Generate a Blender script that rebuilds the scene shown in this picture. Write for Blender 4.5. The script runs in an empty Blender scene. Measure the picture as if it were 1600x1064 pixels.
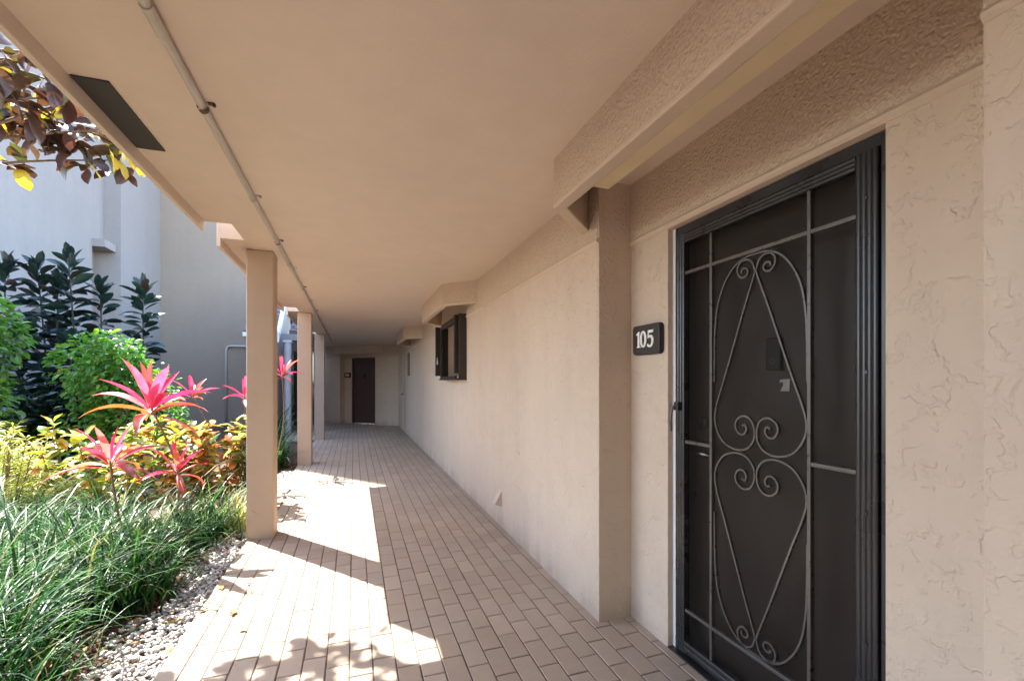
import bpy, bmesh, math, random
from mathutils import Vector, Matrix, Euler, Quaternion
R = math.radians
random.seed(7)
S = bpy.context.scene
COL = S.collection

# ------------------------------------------------------------------ camera, sky, sun, exposure
cam_d = bpy.data.cameras.new('camera')
cam = bpy.data.objects.new('camera', cam_d)
COL.objects.link(cam)
S.camera = cam
cam.location = (0, 0, 1.30)
cam.rotation_euler = (R(90), 0, R(-19.16))
cam_d.lens = 16.0
cam_d.sensor_width = 36.0
cam_d.shift_y = 0.0406
cam_d.clip_start = 0.02
cam_d.clip_end = 1500

SUN_AZ = math.atan2(-0.62, 0.785)      # clockwise from +Y
SUN_EL = R(51.3)
world = bpy.data.worlds.new("World")
S.world = world
world.use_nodes = True
wn = world.node_tree
bg = wn.nodes.get('Background') or wn.nodes.new('ShaderNodeBackground')
sky = wn.nodes.new('ShaderNodeTexSky')
sky.sky_type = 'NISHITA'
sky.sun_disc = False
sky.sun_elevation = SUN_EL
sky.sun_rotation = SUN_AZ % (2 * math.pi)
wn.links.new(sky.outputs[0], bg.inputs[0])
bg.inputs[1].default_value = 0.15
sun_d = bpy.data.lights.new('sun', 'SUN')
sun_d.energy = 3.0
sun_d.angle = R(0.53)
sun_d.color = (1.0, 0.94, 0.86)
sun = bpy.data.objects.new('sun', sun_d)
COL.objects.link(sun)
to_sun = Vector((math.sin(SUN_AZ) * math.cos(SUN_EL), math.cos(SUN_AZ) * math.cos(SUN_EL), math.sin(SUN_EL)))
sun.rotation_euler = to_sun.to_track_quat('Z', 'Y').to_euler()
sun.location = (-4, 6, 9)
S.view_settings.view_transform = 'Standard'
S.view_settings.look = 'None'
S.view_settings.gamma = 1
S.view_settings.use_curve_mapping = False
S.view_settings.exposure = 3.15
S.render.engine = 'CYCLES'
try:
    S.cycles.use_denoising = True
    S.cycles.denoiser = 'OPENIMAGEDENOISE'
    S.cycles.max_bounces = 14
    S.cycles.diffuse_bounces = 10
    S.cycles.transparent_max_bounces = 24
except Exception:
    pass

# ------------------------------------------------------------------ helpers
class MB:
    def __init__(self, T=None):
        self.v = []; self.f = []; self.T = T
    def add(self, vs, fs):
        o = len(self.v)
        if self.T is not None:
            vs = [tuple(self.T @ Vector(p)) for p in vs]
        self.v += [tuple(p) for p in vs]
        self.f += [tuple(i + o for i in f) for f in fs]
    def box(self, x0, x1, y0, y1, z0, z1):
        x0, x1 = min(x0, x1), max(x0, x1); y0, y1 = min(y0, y1), max(y0, y1); z0, z1 = min(z0, z1), max(z0, z1)
        self.add([(x0, y0, z0), (x1, y0, z0), (x1, y1, z0), (x0, y1, z0), (x0, y0, z1), (x1, y0, z1), (x1, y1, z1), (x0, y1, z1)],
                 [(3, 2, 1, 0), (4, 5, 6, 7), (0, 1, 5, 4), (1, 2, 6, 5), (2, 3, 7, 6), (3, 0, 4, 7)])
        return self
    def prism(self, poly, a, b, axis='z'):
        """extrude a 2-D polygon along an axis; poly in the other two axes in xyz order"""
        n = len(poly)
        def P(p, h):
            return (p[0], p[1], h) if axis == 'z' else ((h, p[0], p[1]) if axis == 'x' else (p[0], h, p[1]))
        vs = [P(p, a) for p in poly] + [P(p, b) for p in poly]
        fs = [tuple(range(n))[::-1], tuple(range(n, 2 * n))] + [(i, (i + 1) % n, (i + 1) % n + n, i + n) for i in range(n)]
        self.add(vs, fs)
        return self
    def tube(self, pts, r, n=8, cap=True, flat=None):
        pts = [Vector(p) for p in pts]
        m = len(pts); vs = []
        up = Vector((0, 0, 1))
        for i, p in enumerate(pts):
            d = (pts[min(i + 1, m - 1)] - pts[max(i - 1, 0)]).normalized()
            if abs(d.dot(up)) > 0.96: up = Vector((1, 0, 0))
            s = d.cross(up).normalized(); u = s.cross(d).normalized(); up = u
            rr = r[i] if isinstance(r, (list, tuple)) else r
            for k in range(n):
                a = 2 * math.pi * k / n
                vs.append(p + s * (math.cos(a) * rr) + u * (math.sin(a) * rr))
        fs = [(i * n + k, i * n + (k + 1) % n, (i + 1) * n + (k + 1) % n, (i + 1) * n + k) for i in range(m - 1) for k in range(n)]
        if cap:
            fs += [tuple(range(n))[::-1], tuple(range((m - 1) * n, m * n))]
        self.add(vs, fs)
        return self
    def build(self, name, mat, parent=None, smooth=False, bevel=0, seg=2):
        me = bpy.data.meshes.new(name)
        me.from_pydata(self.v, [], self.f)
        bm = bmesh.new(); bm.from_mesh(me)
        bmesh.ops.recalc_face_normals(bm, faces=bm.faces)
        bm.to_mesh(me); bm.free()
        if mat: me.materials.append(mat)
        if smooth:
            me.polygons.foreach_set('use_smooth', [True] * len(me.polygons))
        o = bpy.data.objects.new(name, me)
        COL.objects.link(o)
        if parent: o.parent = parent
        if bevel:
            b = o.modifiers.new('bevel', 'BEVEL'); b.width = bevel; b.segments = seg; b.limit_method = 'ANGLE'; b.angle_limit = R(40)
            b.harden_normals = False
        return o

def tag(o, label=None, cat=None, group=None, kind=None):
    if label: o['label'] = label
    if cat: o['category'] = cat
    if group: o['group'] = group
    if kind: o['kind'] = kind
    return o

def thing(name, label, cat, loc=(0, 0, 0), group=None, kind=None):
    o = bpy.data.objects.new(name, None)
    o.empty_display_size = 0.1
    o.location = loc
    COL.objects.link(o)
    return tag(o, label, cat, group, kind)

def inst(name, me, parent=None, mw=None):
    o = bpy.data.objects.new(name, me)
    COL.objects.link(o)
    if parent: o.parent = parent
    if mw is not None: o.matrix_basis = mw
    return o

def rel(parent):          # parts of an Empty that is not at the origin are built in world space
    return Matrix.Translation(-Vector(parent.location))

def crom(pts, k=8):
    pts = [Vector(p) for p in pts]; out = []
    for i in range(len(pts) - 1):
        p0 = pts[max(i - 1, 0)]; p1 = pts[i]; p2 = pts[i + 1]; p3 = pts[min(i + 2, len(pts) - 1)]
        for j in range(k):
            t = j / k
            out.append(0.5 * ((2 * p1) + (p2 - p0) * t + (2 * p0 - 5 * p1 + 4 * p2 - p3) * t * t + (3 * p1 - p0 - 3 * p2 + p3) * t ** 3))
    out.append(pts[-1])
    return out

# ------------------------------------------------------------------ materials
def new_mat(name):
    m = bpy.data.materials.new(name); m.use_nodes = True
    nt = m.node_tree
    p = nt.nodes['Principled BSDF']
    return m, nt, p
def N(nt, typ, **kw):
    n = nt.nodes.new(typ)
    for k, v in kw.items():
        if k.startswith('i_'):
            key = k[2:]
            n.inputs[int(key) if key.isdigit() else key.replace('_', ' ')].default_value = v
        else: setattr(n, k, v)
    return n
def ramp(nt, fac, stops, interp='LINEAR'):
    n = nt.nodes.new('ShaderNodeValToRGB'); n.color_ramp.interpolation = interp
    e = n.color_ramp.elements
    while len(e) < len(stops): e.new(0.5)
    for el, (p, c) in zip(e, stops):
        el.position = p; el.color = (c, c, c, 1) if isinstance(c, (int, float)) else (*c, 1)
    if fac is not None: nt.links.new(fac, n.inputs[0])
    return n
def math_n(nt, op, a, b=None, c=None):
    n = nt.nodes.new('ShaderNodeMath'); n.operation = op
    for i, x in enumerate((a, b, c)):
        if x is None: continue
        if isinstance(x, (int, float)): n.inputs[i].default_value = x
        else: nt.links.new(x, n.inputs[i])
    return n.outputs[0]
def mixc(nt, fac, a, b, blend='MIX'):
    n = nt.nodes.new('ShaderNodeMix'); n.data_type = 'RGBA'; n.blend_type = blend
    for sock, x in ((n.inputs[0], fac), (n.inputs[6], a), (n.inputs[7], b)):
        if hasattr(x, 'is_output'): nt.links.new(x, sock)
        elif isinstance(x, (int, float)): sock.default_value = x
        else: sock.default_value = (*x, 1)
    return n.outputs[2]
def sc(c, k): return tuple(min(1, x * k) for x in c)

def simple(name, col, rough=0.5, metal=0.0, spec=0.5, noise=0.0, nscale=8, bump=0.0, bscale=80):
    m, nt, p = new_mat(name)
    p.inputs['Roughness'].default_value = rough; p.inputs['Metallic'].default_value = metal
    p.inputs['Specular IOR Level'].default_value = spec
    p.inputs['Base Color'].default_value = (*col, 1)
    tc = N(nt, 'ShaderNodeTexCoord')
    if noise:
        n = N(nt, 'ShaderNodeTexNoise', i_Scale=nscale, i_Detail=5.0, i_Roughness=0.6); nt.links.new(tc.outputs['Object'], n.inputs[0])
        r = ramp(nt, n.outputs[0], [(0.3, sc(col, 1 - noise)), (0.7, sc(col, 1 + noise))])
        nt.links.new(r.outputs[0], p.inputs['Base Color'])
        rr = ramp(nt, n.outputs[0], [(0.3, max(0.02, rough - 0.08)), (0.7, min(1, rough + 0.1))]); nt.links.new(rr.outputs[0], p.inputs['Roughness'])
    if bump:
        n = N(nt, 'ShaderNodeTexNoise', i_Scale=bscale, i_Detail=3.0); nt.links.new(tc.outputs['Object'], n.inputs[0])
        b = N(nt, 'ShaderNodeBump', i_Strength=0.6, i_Distance=bump); nt.links.new(n.outputs[0], b.inputs['Height'])
        nt.links.new(b.outputs[0], p.inputs['Normal'])
    return m

def stucco(name, col, kind):
    m, nt, p = new_mat(name)
    p.inputs['Roughness'].default_value = 0.75; p.inputs['Specular IOR Level'].default_value = 0.25
    if kind == 'ceil':
        p.inputs['Roughness'].default_value = 0.5; p.inputs['Specular IOR Level'].default_value = 0.4
    tc = N(nt, 'ShaderNodeTexCoord'); co = tc.outputs['Object']
    big = N(nt, 'ShaderNodeTexNoise', i_Scale=1.1, i_Detail=6.0, i_Roughness=0.62); nt.links.new(co, big.inputs[0])
    mid = N(nt, 'ShaderNodeTexNoise', i_Scale=7.0, i_Detail=5.0, i_Roughness=0.6); nt.links.new(co, mid.inputs[0])
    # rain streaks and grime: noise stretched along z
    mp = N(nt, 'ShaderNodeMapping'); mp.inputs['Scale'].default_value = (5, 5, 0.45); nt.links.new(co, mp.inputs[0])
    st = N(nt, 'ShaderNodeTexNoise', i_Scale=1.0, i_Detail=5.0, i_Roughness=0.65); nt.links.new(mp.outputs[0], st.inputs[0])
    c1 = ramp(nt, big.outputs[0], [(0.3, sc(col, 0.965)), (0.7, sc(col, 1.03))]).outputs[0]
    m2 = ramp(nt, mid.outputs[0], [(0.3, 0.965), (0.7, 1.02)]).outputs[0]
    c2 = mixc(nt, 1.0, c1, m2, 'MULTIPLY')
    if kind in ('trowel', 'plain'):
        s2 = ramp(nt, st.outputs[0], [(0.36, 0.9), (0.55, 1.0)]).outputs[0]
        c2 = mixc(nt, 0.35, c2, s2, 'MULTIPLY')
    h = None
    fine = N(nt, 'ShaderNodeTexNoise', i_Scale=150.0, i_Detail=2.0); nt.links.new(co, fine.inputs[0])
    if kind == 'trowel':
        h = None
        for k, (sc_, off) in enumerate(((9.0, 0.0), (15.0, 7.3))):
            mpp = N(nt, 'ShaderNodeMapping'); mpp.inputs['Location'].default_value = (off, off * 1.7, off * .6); nt.links.new(co, mpp.inputs[0])
            n1 = N(nt, 'ShaderNodeTexNoise', i_Scale=sc_, i_Detail=3.0, i_Roughness=0.55); nt.links.new(mpp.outputs[0], n1.inputs[0])
            ab = math_n(nt, 'ABSOLUTE', math_n(nt, 'SUBTRACT', n1.outputs[0], 0.5))
            ln = ramp(nt, ab, [(0.0, 1.0), (0.012, 0.8), (0.035, 0.0)]).outputs[0]
            edge = ramp(nt, n1.outputs[0], [(0.46, 0.0), (0.52, 1.0)]).outputs[0]
            m2_ = N(nt, 'ShaderNodeTexNoise', i_Scale=sc_ * 1.25, i_Detail=2.0); nt.links.new(mpp.outputs[0], m2_.inputs[0])
            mk = ramp(nt, m2_.outputs[0], [(0.50, 0.0), (0.57, 1.0)]).outputs[0]
            q = math_n(nt, 'MULTIPLY', math_n(nt, 'ADD', ln, math_n(nt, 'MULTIPLY', edge, 0.5)), mk)
            q = math_n(nt, 'MULTIPLY', q, 0.42 if k == 0 else 0.27)
            h = q if h is None else math_n(nt, 'ADD', h, q)
        h = math_n(nt, 'ADD', h, math_n(nt, 'MULTIPLY', mid.outputs[0], 0.5))
        h = math_n(nt, 'ADD', h, math_n(nt, 'MULTIPLY', fine.outputs[0], 0.10))
        dist = 0.006
    elif kind == 'sand':
        v1 = N(nt, 'ShaderNodeTexNoise', i_Scale=75.0, i_Detail=2.0, i_Roughness=0.5); nt.links.new(co, v1.inputs[0])
        v2 = N(nt, 'ShaderNodeTexVoronoi', feature='SMOOTH_F1', i_Scale=95.0); nt.links.new(co, v2.inputs[0])
        h = math_n(nt, 'ADD', math_n(nt, 'MULTIPLY', v1.outputs[0], 0.9), math_n(nt, 'MULTIPLY', v2.outputs[0], -0.8))
        h = math_n(nt, 'ADD', h, math_n(nt, 'MULTIPLY', fine.outputs[0], 0.25))
        dist = 0.007
        c2 = mixc(nt, 1.0, c2, ramp(nt, v2.outputs[0], [(0.25, 1.04), (0.75, 0.86)]).outputs[0], 'MULTIPLY')
    else:
        h = math_n(nt, 'ADD', math_n(nt, 'MULTIPLY', fine.outputs[0], 0.35), math_n(nt, 'MULTIPLY', mid.outputs[0], 0.8))
        dist = 0.003
    if kind == 'trowel':      # splashed dirt along the foot of the wall
        sx = N(nt, 'ShaderNodeSeparateXYZ'); nt.links.new(co, sx.inputs[0])
        zz = math_n(nt, 'ADD', sx.outputs['Z'], math_n(nt, 'MULTIPLY', math_n(nt, 'SUBTRACT', st.outputs[0], 0.5), 0.5))
        dirt = ramp(nt, zz, [(0.0, 0.80), (0.04, 0.90), (0.14, 1.0)]).outputs[0]
        c2 = mixc(nt, 1.0, c2, dirt, 'MULTIPLY')
    nt.links.new(c2, p.inputs['Base Color'])
    b = N(nt, 'ShaderNodeBump', i_Strength=0.9, i_Distance=dist); nt.links.new(h, b.inputs['Height']); nt.links.new(b.outputs[0], p.inputs['Normal'])
    return m

WALL = (0.58, 0.468, 0.37)
CEIL = (0.645, 0.54, 0.448)
M_trowel = stucco('trowelled_stucco', WALL, 'trowel')
M_sand = stucco('rough_stucco', sc(WALL, 0.97), 'sand')
M_plain = stucco('smooth_stucco', WALL, 'plain')
M_ceil = stucco('painted_ceiling', CEIL, 'ceil')
M_col = stucco('painted_column', (0.50, 0.38, 0.285), 'plain')
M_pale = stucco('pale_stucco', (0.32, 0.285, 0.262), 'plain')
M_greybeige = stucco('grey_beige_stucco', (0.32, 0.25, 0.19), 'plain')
M_bronze = simple('charcoal_aluminium', (0.044, 0.044, 0.047), 0.30, 0.5, noise=0.04, nscale=6)
M_bar = simple('grey_bar_metal', (0.115, 0.106, 0.098), 0.32, 0.45, noise=0.1, nscale=40)
M_darkbrown = simple('dark_bronze', (0.035, 0.028, 0.024), 0.4, 0.3, noise=0.15, nscale=20)
M_brown_door = simple('brown_door_paint', (0.105, 0.075, 0.062), 0.35, noise=0.12, nscale=5)
M_end_door = simple('dark_brown_door', (0.085, 0.05, 0.042), 0.45, noise=0.12, nscale=5)
M_white = simple('white_trim', (0.72, 0.72, 0.74), 0.45, noise=0.04)
M_black = simple('black_plastic', (0.012, 0.012, 0.013), 0.35)
M_plate = simple('black_brown_plate', (0.026, 0.022, 0.021), 0.5, noise=0.2, nscale=25)
M_ink = simple('white_digit_paint', (0.80, 0.79, 0.75), 0.5)
M_silver = simple('brushed_silver', (0.62, 0.62, 0.60), 0.25, 1.0)
M_cond = simple('painted_conduit', (0.47, 0.43, 0.37), 0.38, 0.0, noise=0.08, nscale=12)
M_rust = simple('rusty_strap', (0.10, 0.07, 0.05), 0.6, 0.5, noise=0.3, nscale=60)
M_vent = simple('dark_vent_mesh', (0.035, 0.035, 0.032), 0.7, noise=0.2, nscale=120)
M_cream = simple('cream_diffuser', (0.74, 0.62, 0.40), 0.35, noise=0.06, nscale=4)
M_greywhite = simple('offwhite_post', (0.62, 0.63, 0.66), 0.5, noise=0.05)
M_sticker = simple('sticker', (0.88, 0.9, 0.92), 0.35, noise=0.1, nscale=40)
M_lens = simple('doorbell_ring', (0.16, 0.17, 0.19), 0.25)
M_bark = simple('tan_bark', (0.20, 0.13, 0.075), 0.8, noise=0.3, nscale=25, bump=0.004, bscale=40)
M_stem = simple('brown_stem', (0.20, 0.12, 0.07), 0.7, noise=0.25, nscale=30)
M_rstem = simple('dark_stem', (0.05, 0.035, 0.03), 0.7, noise=0.25, nscale=30)

def glass_mat():
    m, nt, p = new_mat('window_pane')
    p.inputs['Base Color'].default_value = (0.03, 0.03, 0.03, 1); p.inputs['Roughness'].default_value = 0.04
    p.inputs['Specular IOR Level'].default_value = 0.9; p.inputs['Coat Weight'].default_value = 1.0; p.inputs['Coat Roughness'].default_value = 0.03
    return m
M_glass = glass_mat()

def screen_mat():
    m, nt, p = new_mat('insect_screen')
    p.inputs['Base Color'].default_value = (0.035, 0.033, 0.031, 1); p.inputs['Roughness'].default_value = 0.55; p.inputs['Specular IOR Level'].default_value = 0.12
    tc = N(nt, 'ShaderNodeTexCoord')
    n = N(nt, 'ShaderNodeTexNoise', i_Scale=2.2, i_Detail=3.0); nt.links.new(tc.outputs['Object'], n.inputs[0])
    r = ramp(nt, n.outputs[0], [(0.35, (0.011, 0.0095, 0.0085)), (0.7, (0.017, 0.0145, 0.013))]); nt.links.new(r.outputs[0], p.inputs['Base Color'])
    t = N(nt, 'ShaderNodeBsdfTransparent')
    mx = N(nt, 'ShaderNodeMixShader'); mx.inputs[0].default_value = 0.34
    nt.links.new(t.outputs[0], mx.inputs[1]); nt.links.new(p.outputs[0], mx.inputs[2])
    nt.links.new(mx.outputs[0], nt.nodes['Material Output'].inputs[0])
    return m
M_screen = screen_mat()

def tile_mat(name, src):
    m, nt, p = new_mat(name)
    p.inputs['Specular IOR Level'].default_value = 0.35
    if src == 'object': rnd = N(nt, 'ShaderNodeObjectInfo').outputs['Random']
    else: rnd = N(nt, 'ShaderNodeNewGeometry').outputs['Random Per Island']
    geo = N(nt, 'ShaderNodeNewGeometry'); co = geo.outputs['Position']
    base = ramp(nt, rnd, [(0.0, (0.395, 0.312, 0.240)), (0.35, (0.43, 0.345, 0.265)), (0.7, (0.415, 0.34, 0.27)), (1.0, (0.475, 0.38, 0.295))]).outputs[0]
    n1 = N(nt, 'ShaderNodeTexNoise', i_Scale=1.3, i_Detail=6.0, i_Roughness=0.6); nt.links.new(co, n1.inputs[0])
    n2 = N(nt, 'ShaderNodeTexNoise', i_Scale=30.0, i_Detail=5.0, i_Roughness=0.65); nt.links.new(co, n2.inputs[0])
    c = mixc(nt, 1.0, base, ramp(nt, n1.outputs[0], [(0.3, 0.88), (0.7, 1.07)]).outputs[0], 'MULTIPLY')
    c = mixc(nt, 1.0, c, ramp(nt, n2.outputs[0], [(0.3, 0.93), (0.7, 1.05)]).outputs[0], 'MULTIPLY')
    nt.links.new(c, p.inputs['Base Color'])
    nt.links.new(ramp(nt, n2.outputs[0], [(0.3, 0.42), (0.7, 0.62)]).outputs[0], p.inputs['Roughness'])
    b = N(nt, 'ShaderNodeBump', i_Strength=0.35, i_Distance=0.0015); nt.links.new(n2.outputs[0], b.inputs['Height']); nt.links.new(b.outputs[0], p.inputs['Normal'])
    return m
M_tile = tile_mat('paver_tile', 'object')
M_tiles = tile_mat('paver_tiles_joined', 'island')
M_grout = simple('dark_grout', (0.105, 0.078, 0.060), 0.9, noise=0.25, nscale=20)

def rnd_mat(name, stops, src='island', rough=0.5, transl=0.0, spec=0.4, grad=None, tcol=None):
    """leaf-like material: colour picked per piece, with some light passing through"""
    m, nt, p = new_mat(name)
    rnd = N(nt, 'ShaderNodeObjectInfo').outputs['Random'] if src == 'object' else N(nt, 'ShaderNodeNewGeometry').outputs['Random Per Island']
    c = ramp(nt, rnd, stops).outputs[0]
    geo = N(nt, 'ShaderNodeNewGeometry')
    n = N(nt, 'ShaderNodeTexNoise', i_Scale=14.0, i_Detail=3.0); nt.links.new(geo.outputs['Position'], n.inputs[0])
    c = mixc(nt, 1.0, c, ramp(nt, n.outputs[0], [(0.3, 0.78), (0.7, 1.15)]).outputs[0], 'MULTIPLY')
    nt.links.new(c, p.inputs['Base Color'])
    p.inputs['Roughness'].default_value = rough; p.inputs['Specular IOR Level'].default_value = spec
    if transl:
        t = N(nt, 'ShaderNodeBsdfTranslucent')
        tc_ = mixc(nt, 1.0, c, tcol or (1.6, 1.6, 1.0), 'MULTIPLY')
        nt.links.new(tc_, t.inputs[0])
        mx = N(nt, 'ShaderNodeMixShader'); mx.inputs[0].default_value = transl
        nt.links.new(p.outputs[0], mx.inputs[1]); nt.links.new(t.outputs[0], mx.inputs[2])
        nt.links.new(mx.outputs[0], nt.nodes['Material Output'].inputs[0])
    return m

# ------------------------------------------------------------------ ground, walkway
def ground():
    m, nt, p = new_mat('mulch_soil')
    p.inputs['Roughness'].default_value = 0.95
    geo = N(nt, 'ShaderNodeNewGeometry')
    n = N(nt, 'ShaderNodeTexNoise', i_Scale=18.0, i_Detail=8.0, i_Roughness=0.7); nt.links.new(geo.outputs['Position'], n.inputs[0])
    nt.links.new(ramp(nt, n.outputs[0], [(0.3, (0.04, 0.022, 0.014)), (0.5, (0.10, 0.055, 0.034)), (0.72, (0.21, 0.125, 0.08))]).outputs[0], p.inputs['Base Color'])
    b = N(nt, 'ShaderNodeBump', i_Strength=1.0, i_Distance=0.02); nt.links.new(n.outputs[0], b.inputs['Height']); nt.links.new(b.outputs[0], p.inputs['Normal'])
    mb = MB()
    mb.add([(-600, -600, -0.055), (600, -600, -0.055), (600, 600, -0.055), (-600, 600, -0.055)], [(0, 1, 2, 3)])
    tag(mb.build('ground', m), kind='structure')
ground()

PX, PY, X0 = 0.102, 0.2032, -0.8346
walkway = MB().box(-0.832, 1.75, -12, 17.2, -0.05, -0.0045).box(-2.8, -0.833, 11.0, 17.2, -0.051, -0.0047).build('walkway', M_grout)
tag(walkway, kind='structure')
def tile_verts(x0, x1, y0, y1, dz=0.0):
    b = 0.0025; zt = 0.0 + dz; zb = -0.03
    vs = [(x0, y0, zb), (x1, y0, zb), (x1, y1, zb), (x0, y1, zb), (x0, y0, zt - b), (x1, y0, zt - b), (x1, y1, zt - b), (x0, y1, zt - b),
          (x0 + b, y0 + b, zt), (x1 - b, y0 + b, zt), (x1 - b, y1 - b, zt), (x0 + b, y1 - b, zt)]
    fs = [(8, 9, 10, 11)]
    for i in range(4):
        j = (i + 1) % 4
        fs += [(i, j, j + 4, i + 4), (i + 4, j + 4, j + 8, i + 8)]
    return vs, fs
def cam_depth(x, y): return 0.3282 * x + 0.9446 * y
def px_of(x, y):
    d = cam_depth(x, y); return 800 + 711 * (0.9446 * x - 0.3282 * y) / d, 597 + 711 * 1.3 / d
gap = 0.0031
tiles = []
for k in range(-18, 23):
    xl = X0 + PX * k
    off = 2.1306 if k % 2 == 0 else 2.1306 - PY / 2
    for n in range(-69, 76):
        yl = off + PY * n
        yc = yl + PY / 2; xc = xl + PX / 2
        if k < 0 and yc < 11.1: continue
        lim = 1.245 if (yl > 2.15 or yl + PY < 0.6) else 1.50
        if xl > lim: continue
        if yc > 13.75 + (1.255 - xc) * 0.84 + 0.5: continue
        tiles.append((xc, yc))
vis = []
for xc, yc in tiles:
    d = cam_depth(xc, yc)
    if d < 0.8: continue
    u, v = px_of(xc, yc)
    if -40 < u < 1640 and v < 1110: vis.append((d, xc, yc))
vis.sort()
near = set((a, b) for _, a, b in vis[:300])
tme = None
rnd = random.Random(3)
mb = MB()
for xc, yc in tiles:
    if (xc, yc) in near:
        if tme is None:
            t = MB(); t.add(*tile_verts(-PX / 2 + gap, PX / 2 - gap, -PY / 2 + gap, PY / 2 - gap))
            o = t.build('tile', M_tile, walkway); tme = o.data
        else:
            o = inst('tile', tme, walkway)
        o.location = (xc + rnd.uniform(-.0006, .0006), yc + rnd.uniform(-.0008, .0008), rnd.uniform(-0.0012, 0.0006))
        o.rotation_euler = (rnd.uniform(-.004, .004), rnd.uniform(-.006, .006), rnd.uniform(-.004, .004))
    else:
        mb.add(*tile_verts(xc - PX / 2 + gap, xc + PX / 2 - gap, yc - PY / 2 + gap, yc + PY / 2 - gap, rnd.uniform(-0.0012, 0.0006)))
tag(mb.build('tile_field', M_tiles, walkway), kind='stuff')

# ------------------------------------------------------------------ corridor building: wall, ceiling, columns
WX, RX = 1.255, 1.4586
Y1, Y0 = 2.176, 0.583            # recess for the front door
DY0, DY1, DZ = 0.894, 1.862, 2.052  # door opening
wall = thing('corridor_wall', 'long beige stucco wall right of the walkway, with a moulding and the door recess', 'wall', kind='thing')
MB().box(WX, 1.72, Y1 + 0.0125, 5.285, -0.05, 2.0775).box(WX, 1.72, 6.345, 14.2, -0.05, 2.0775).box(WX, 1.72, 5.285, 6.345, -0.05, 1.36).box(WX, 1.72, 5.285, 6.345, 2.06, 2.0775).build('wall_panel', M_trowel, wall)
MB().box(WX + 0.001, 1.715, Y1, Y1 + 0.012, -0.04, 2.449).build('return_face', M_trowel, wall)
MB().box(WX, 1.72, -12, Y0, -0.05, 2.0775).build('wall_panel', M_trowel, wall, bevel=0.006)
rw = MB(); rw.box(RX, 1.70, DY1, Y1 + 0.02, -0.05, 2.062); rw.box(RX, 1.70, Y0 - 0.02, DY0, -0.05, 2.062)
rw.build('recess_wall', M_trowel, wall, bevel=0.004)
MB().box(WX - 0.003, 1.73, Y1 + 0.0125, 14.2, 2.078, 2.45).build('upper_band', M_sand, wall, bevel=0.006)
MB().box(WX - 0.003, 1.73, -12, Y0 - 0.0005, 2.078, 2.45).build('upper_band', M_sand, wall, bevel=0.006)
MB().box(RX - 0.003, 1.71, Y0 - 0.02, Y1 + 0.02, 2.082, 2.45).build('upper_band', M_sand, wall)
def mould(x, y0, y1):
    return MB().prism([(x + 0.02, 2.05), (x - 0.004, 2.054), (x - 0.012, 2.062), (x - 0.014, 2.072), (x - 0.006, 2.082), (x + 0.02, 2.085)], y0, y1, 'y')
for x, a, b in ((WX, Y1 + 0.003, 14.0), (WX, -12, Y0 - 0.003)):
    mould(x, a, b).build('moulding', M_plain, wall, smooth=False)
MB().prism([(RX + 0.03, 2.049), (RX - 0.003, 2.051), (RX - 0.012, 2.06), (RX - 0.014, 2.072), (RX - 0.006, 2.084), (RX + 0.03, 2.088)], Y0 + 0.001, Y1 - 0.001, 'y').build('moulding', M_plain, wall)

ceil = thing('corridor_ceiling', 'smooth beige painted ceiling over the walkway with an eave lip on the garden side', 'ceiling', kind='thing')
CZ = 2.395
MB().box(-0.80, 1.95, -12, 17.3, CZ, 2.72).build('ceiling_slab', M_ceil, ceil)
for a, b in ((-12, 3.64), (4.02, 7.40), (7.80, 10.9), (11.3, 17.2)):
    MB().box(-0.965, -0.803, a, b, CZ + 0.006, 2.71).build('soffit', M_ceil, ceil)
    MB().box(-0.99, -0.9655, a - 0.001, b + 0.001, 2.336, 2.74).build('eave_lip', M_ceil, ceil, bevel=0.004)

def column(y, label):
    t = thing('column', label, 'column', (-0.735, y + 0.1, 0), 'square columns along the walkway', kind='thing')
    MB().box(-0.1025, 0.1025, -0.1, 0.1, -0.05, CZ + 0.0).build('shaft', M_col, t, bevel=0.012, seg=3)
    return t
column(4.25, 'nearest square tan column, standing at the walkway edge beside the red-leaved plants')
column(7.84, 'middle square tan column, second from the front, with a pink-leaved plant just left of it')
column(11.16, 'farthest square column of the row, grey in the shade near the dark brown end door')

# canopies over door and windows
def canopy(label, y0, y1, T=None, p=0.322, wx=WX, mats=(M_sand, M_plain)):
    t = thing('canopy', label, 'canopy', group='stucco canopies over doors and windows')
    th = 0.058; zb, zt = 2.158, CZ + 0.01
    w = wx - 0.0035
    c = th * (math.sqrt(2) - 1)
    s = th * math.sqrt(2)
    out = [(w, y0), (w - p, y0 + p), (w - p, y1 - p), (w, y1)]
    inn = [(w, y0 + s), (w - p + th, y0 + p + c), (w - p + th, y1 - p - c), (w, y1 - s)]
    def ring(o_, i_, z0, z1):
        m = MB(T); n = 4
        vs = [(x, y, z) for z in (z0, z1) for pts in (o_, i_) for x, y in pts]
        fs = []
        for i in range(3):
            fs += [(i, i + 1, 4 + i + 1, 4 + i), (8 + i, 12 + i, 12 + i + 1, 8 + i + 1), (i, 8 + i, 8 + i + 1, i + 1), (4 + i, 4 + i + 1, 12 + i + 1, 12 + i)]
        fs += [(0, 4, 12, 8), (3, 11, 15, 7)]
        m.add(vs, fs); return m
    ring(out, inn, zb + 0.018, zt).build('fascia', mats[0], t)
    e = 0.003
    out2 = [(w, y0 - e), (w - p - e, y0 + p - e * .4), (w - p - e, y1 - p + e * .4), (w, y1 + e)]
    inn2 = [(w, y0 + s + e), (w - p + th + e, y0 + p + c + e * .4), (w - p + th + e, y1 - p - c - e * .4), (w, y1 - s - e)]
    ring(out2, inn2, zb - 0.006, zb + 0.0185).build('rim', mats[1], t, bevel=0.006)
    return t
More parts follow.
